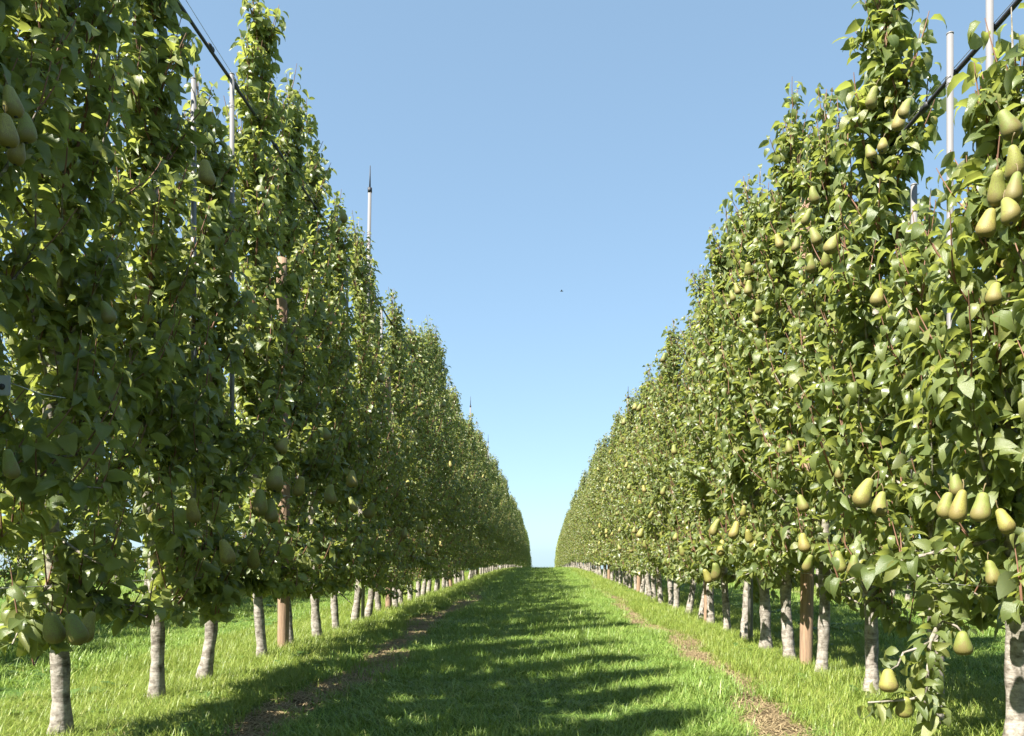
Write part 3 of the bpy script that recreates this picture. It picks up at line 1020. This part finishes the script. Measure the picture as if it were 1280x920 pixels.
px = VX + FPX * Cn[:, 0] / Cn[:, 1]; py = VY - FPX * (Cn[:, 2] - EYE) / Cn[:, 1]
low_p = [(1110, 852, 3.04, .086), (1203, 806, 3.12, .092), (1132, 887, 3.06, .08)]
keep = np.ones(len(P), bool)
for a, b, y, s in low_p:
    keep &= ~((np.abs(px - a) < 19) & (np.abs(py - b) < 23) & (Cn[:, 1] < y + .05))
P, T, N, L = P[keep], T[keep], N[keep], L[keep]
leaf_objects(lb, P, T, N, L, rng.integers(0, NT, len(P)), rng.random(len(P)), range(len(P)))
for a, b, y, s in low_p:
    o = add_pear(lb, Vector(U(a, b, y)) + Vector((0, 0, s * .55)), s, rng, False)
    o.scale = (s * 1.3, s * 1.3, s)

# ------------------------------------------------------------------ trees farther down the rows: shared growths
VAR = []
for k in range(12):
    left = k < 6
    H = (4.2 + .10 * k) if left else (3.62 + .09 * (k - 6))
    w, c, ax = grow(2000 + k, H, .42 if left else .46, 0.96 if left else 1.0, 1.10 if left else 1.1, trunk_r=.038, seg=10, raised=left,
                    tilt=((k % 3 - 1) * .03, (k % 2) * .03), curve=.012 * (k % 3))
    P, T, N, L = c.arrays()
    rng = np.random.default_rng(3000 + k)
    VAR.append((w.mesh('trunk', [M_BARK, M_TWIG]), leaves_mesh('crown', P, T, N, L, rng.integers(0, NT, len(P)), rng.random(len(P)), True),
                [c.P[j][0] for j in range(0, len(c.P), 9)], P, T, N, L))


def place(side, X0, z, rr, group_root=None, hs=1.0, pears=0):
    k = rr.randrange(6) + (0 if side == 'left' else 6)
    root = group_root
    root.rotation_euler = (0, 0, (0 if side == 'left' else rr.choice((0, math.pi))) + rr.uniform(-.35, .35))
    s = rr.choice((rr.uniform(.94, 1.03), rr.uniform(.86, 1.07))) * hs
    root.scale = (1, 1, s)
    link('trunk', VAR[k][0], root)
    cr = link('crown', VAR[k][1], root); cr['kind'] = 'stuff'
    return k


rr = random.Random(9)
for side, X0, zs in (('left', ROW_L, Z_L), ('right', ROW_R, Z_R)):
    for z in zs:
        if 1.2 < z < DETAIL: continue
        x = X0 + rr.uniform(-.04, .04)
        root = make_root(side, x, z)
        k = place(side, X0, z, rr, root, .78 if (side == 'right' and z < 1.2) else .88 if (side == 'left' and 8.5 < z < 10.5) else 1.0)
        if z < DETAIL: continue
        rng = np.random.default_rng(int(z * 100))
        inv = Matrix.LocRotScale(root.location, root.rotation_euler, root.scale).inverted()
        for mid, s in MID_PEARS.get((side, z), []):
            add_pear(root, inv @ (mid + Vector((0, 0, s * .55 + ground(z)))), s, rng, False)
        if z < 24:
            sx = 1 if side == 'left' else -1
            for q in range(2):
                hgt = .7 + 2.4 * rng.random() ** 1.4
                p = Vector((x + sx * (.26 + .17 * rng.random()), z + (rng.random() - .5) * .5, hgt + ground(z)))
                add_pear(root, inv @ p, .11 + .02 * rng.random(), rng, False)

for side, X0, zs in (('left', ROW_L - PITCH, Z_NL), ('right', ROW_R + PITCH, Z_NR)):
    for z in zs:
        root = empty('pear_tree', (X0 + rr.uniform(-.05, .05), z, ground(z)), 'pear tree of the next row, half hidden behind the %s row' % side, 'tree', 'pear trees of the next row beyond the %s row' % side)
        place(side, X0, z, rr, root, .9 if side == 'left' else .97)

# the last trees of the rows and the far end of the neighbour rows read as one mass
PP, TT, NN, LL = [], [], [], []
wf = Wood()
rng = np.random.default_rng(44)
for X0, z0, z1, k0, frac, hs in ((ROW_L, Z_L[-1] + .7, 106, 0, .5, 1), (ROW_R, Z_R[-1] + .7, 106, 6, .5, 1), (ROW_L - PITCH, Z_NL[-1] + .7, 52, 0, .28, .93), (ROW_R + PITCH, Z_NR[-1] + .7, 52, 6, .28, .97)):
    z = z0
    while z < z1:
        v = VAR[k0 + rng.integers(0, 6)]
        n = len(v[3]); idx = rng.choice(n, int(n * frac), replace=False)
        P = v[3][idx] * np.array([1, 1, hs * (.94 + .12 * rng.random())])
        a = rng.integers(0, 2) * math.pi
        Rm = np.array([[math.cos(a), -math.sin(a), 0], [math.sin(a), math.cos(a), 0], [0, 0, 1.0]])
        PP.append(P @ Rm.T + np.array([X0, z, ground(z)])); TT.append(v[4][idx] @ Rm.T); NN.append(v[5][idx] @ Rm.T); LL.append(v[6][idx] * 1.35)
        wf.tube([(X0, z, ground(z) - .1), (X0 + .02, z, ground(z) + .6), (X0, z, ground(z) + 3.2)], [.045, .036, .01], 6)
        z += .72
P, T, N, L = (np.concatenate(q) for q in (PP, TT, NN, LL))
n = len(P); B = np.cross(T, N)
hl, hw = L[:, None] * .5, L[:, None] * .27
V = np.stack([P, P + T * hl + B * hw, P + T * L[:, None] - N * hl * .3, P + T * hl - B * hw], 1).reshape(-1, 3)
far = bpy.data.objects.new('far_pear_trees', mesh_from('far_leaves', V, np.arange(4 * n), np.full(n, 4), [M_LEAF], True, None, np.tile(np.array([[.5, 0], [1, .5], [.5, 1], [0, .5]]), (n, 1)), rng.random(n)))
COL.objects.link(far); far['kind'] = 'stuff'
ft = link('far_trunks', wf.mesh('far_trunks', [M_BARK]), far); ft['kind'] = 'stuff'

# ------------------------------------------------------------------ stakes, poles, cables
def stake(x, y, h, label):
    root = empty('wooden_stake', (x, y, ground(y)), label, 'stake', 'round wooden stakes in the tree rows')
    rng = np.random.default_rng(int(y * 37))
    w = Wood()
    hs = np.linspace(-.2, h, 22)
    w.tube(np.stack([.01 * np.sin(hs * 1.3), .008 * np.cos(hs), hs], -1), .041 + .003 * np.sin(hs * 2), 14, 0, .05, rng)
    link('shaft', w.mesh('shaft', [M_STAKE]), root)
    w = Wood(); w.tube([(0, 0, 1.16), (0, 0, 1.175)], [.047, .047], 14); w.tube([(.045, 0, 1.165), (.07, .0, 1.165)], [.004, .004], 6)
    link('wire_staple', w.mesh('wire_staple', [M_WIRE]), root)


nth = ['nearest', 'second nearest', 'third nearest', 'fourth nearest']
for side, X0, lst in (('left', ROW_L + .01, STAKE_L), ('right', ROW_R - .005, STAKE_R)):
    for k, y in enumerate(lst):
        stake(X0, y, 2.95 if side == 'left' else 3.06, '%s brown wooden stake between the trunks of the %s row' % (nth[k].replace('second nearest', 'second').replace('third nearest', 'third').replace('fourth nearest', 'fourth'), side))


def pole(x, y, h, label, r=.0145, tip=0.0, lean=0.0, foot=-.2):
    root = empty('support_pole', (x, y, ground(y)), label, 'pole', 'slim pale support poles in the tree rows')
    w = Wood()
    w.tube([(0, 0, foot), (lean * .5, 0, h * .5), (lean, 0, h)], r, 12)
    link('shaft', w.mesh('shaft', [M_POLE]), root)
    w = Wood()
    if tip:
        w.tube([(lean, 0, h - .03), (lean, 0, h + .02)], r * 1.25, 10)
        w.tube([(lean, 0, h), (lean + .004, 0, h + tip)], [.010, .004], 6)
        link('dark_tip', w.mesh('dark_tip', [M_DARK]), root)
    else:
        w.tube([(lean, 0, h), (lean, 0, h + .006)], r * 1.08, 12)
        link('end_cap', w.mesh('end_cap', [M_POLE]), root)
    w = Wood()
    a = np.linspace(0, 2 * math.pi * 1.7, 18)
    zt = h - (.22 if not tip else .5)
    w.tube(np.stack([lean * zt / h + np.cos(a) * (r + .004), np.sin(a) * (r + .004), zt + a * .004], -1), .0018, 4)
    link('wire_tie', w.mesh('wire_tie', [M_WIRE]), root)


CAB_L, CAB_R = 3.72, 2.76
pole(ROW_L + .035, 5.21, 3.71, 'slim pale pole in the sky gap at upper left, beside the black cable', foot=1.05)
pole(ROW_L + .035, 4.64, 3.36, 'pale pole half hidden by leaves left of the upper left sky gap', foot=1.05)
pole(ROW_L + .02, 9.02, 4.64, 'tall pale pole rising above the left row with a thin dark tip', .019, .26, .08)
pole(ROW_L + .035, 8.25, 3.62, 'short pale pole among leaves just left of the tall left pole', .015, foot=1.05)
pole(ROW_L + .035, 10.0, 3.66, 'pale pole among leaves just right of the tall left pole', .015, foot=1.05)
pole(ROW_L, 15.3, 4.62, 'dark tipped pole above the left row, next after the tall pale one', .017, .26)
pole(ROW_L, 22.5, 4.66, 'small dark tipped pole above the left row, third from the front', .017, .26)
pole(ROW_L, 29.6, 4.66, 'tiny dark tipped pole above the left row, fourth from the front', .017, .26)
pole(ROW_R - .033, 3.49, 2.90, 'pale pole standing clear against the sky on right, left of the cut off pole', .0135, foot=.95)
pole(ROW_R - .033, 3.18, 3.1, 'pale pole on right cut off by the top of the photo', .0135, foot=.95)
pole(ROW_R - .033, 3.83, 2.42, 'pale pole mostly hidden in leaves behind the tall right spire', .014, foot=.95)
pole(ROW_R, 7.0, 3.52, 'dark tipped pole just above the right row, nearest of its kind', .022, .2)
pole(ROW_R, 17.2, 3.92, 'tiny dark tipped pole above the far right row', .022, .22)


def cable(x, h, y0, y1, label, knots):
    root = empty('cable', (x, y0, h), label, 'cable')
    rng = np.random.default_rng(int(h * 100))
    w = Wood(); yy = np.arange(0, y1 - y0, .22)
    w.tube(np.stack([.006 * np.sin(yy * 3), yy, -.02 * np.abs(np.sin(yy * 1.1)) + np.array([ground(y0 + q) for q in yy])], -1), .0105, 8, 0, .12, rng)
    for k in knots:
        a = np.linspace(0, 1, 5)
        w.tube(np.stack([0 * a, k - y0 + .07 * a, -.008 + .0 * a], -1), [.012, .018, .015, .019, .012], 8)
    link('tube', w.mesh('tube', [M_DARK]), root)
    w = Wood()
    w.tube(np.stack([.012 * np.ones_like(yy), yy, .028 + .012 * np.sin(yy * 2.4) + np.array([ground(y0 + q) for q in yy])], -1), .002, 4)
    link('wire', w.mesh('wire', [M_WIRE]), root)


cable(ROW_L + .01, CAB_L, .8, 40, 'black cable along the top of the left row, crossing the upper left sky gap', (4.9, 5.3, 6.1))
cable(ROW_R - .003, CAB_R, .8, 30, 'black cable tied to the pale poles at upper right', (3.2, 3.5, 3.75))

for side, X0, hh in (('left', ROW_L + .055, (.62, 1.17, 1.9)), ('right', ROW_R - .052, (.62, 1.17, 1.9))):
    for h, where in zip(hh, ('lowest', 'middle', 'upper')):
        w = Wood(); yy = np.arange(1.0, 60, 1.0)
        w.tube(np.stack([X0 * np.ones_like(yy), yy, h + np.array([ground(q) for q in yy]) + .008 * np.sin(yy)], -1), .0016, 4)
        tag(link('trellis_wire', w.mesh('trellis_wire', [M_WIRE])), '%s thin steel trellis wire running through the %s row of pear trees' % (where, side), 'wire', 'trellis wires through the rows')

# small grey tag at the left edge
p = pt(2, 482, 2.42)
tagroot = empty('wire_tag', p, 'small grey plastic tag on a thin wire at the left edge among leaves', 'tag')
import bmesh
bm = bmesh.new()
bmesh.ops.create_cube(bm, size=1)
bmesh.ops.scale(bm, vec=(.050, .008, .058), verts=bm.verts)
bmesh.ops.bevel(bm, geom=bm.edges[:], offset=.002, segments=2, affect='EDGES')
me = bpy.data.meshes.new('plate'); bm.to_mesh(me); bm.free(); me.materials.append(M_TAG)
link('plate', me, tagroot)
w = Wood(); w.tube([(.004, -.0065, -.004), (.004, -.003, -.004)], [.009, .009], 12)
link('eyelet', w.mesh('eyelet', [M_DARK]), tagroot)
w = Wood(); w.tube([(.02, 0, .01), (.06, .01, -.005), (.10, .03, -.02), (.15, .06, -.025)], .0016, 5)
link('tie_wire', w.mesh('tie_wire', [M_WIRE]), tagroot)

# a bird, a speck in the sky
b0 = pt(702, 364, 45)
bird = empty('bird', b0, 'tiny dark bird flying high in the clear sky between the rows', 'bird')
w = Wood(); w.tube([(-.09, 0, 0), (-.05, 0, .005), (.0, 0, .005), (.06, 0, 0), (.10, 0, 0)], [.006, .022, .028, .018, .004], 8)
link('body', w.mesh('body', [M_DARK]), bird)
for s in (-1, 1):
    V = [(-.03, 0, .01), (.03, 0, .01), (.025, s * .09, .045), (-.02, s * .09, .05), (-.01, s * .18, .03), (-.03, 0, .004), (.03, 0, .004), (.025, s * .09, .04), (-.02, s * .09, .045)]
    link('wing', mesh_from('wing', V, [0, 1, 2, 3, 3, 2, 4, 5, 8, 7, 6, 8, 4, 7], [4, 3, 4, 3], [M_DARK]), bird)
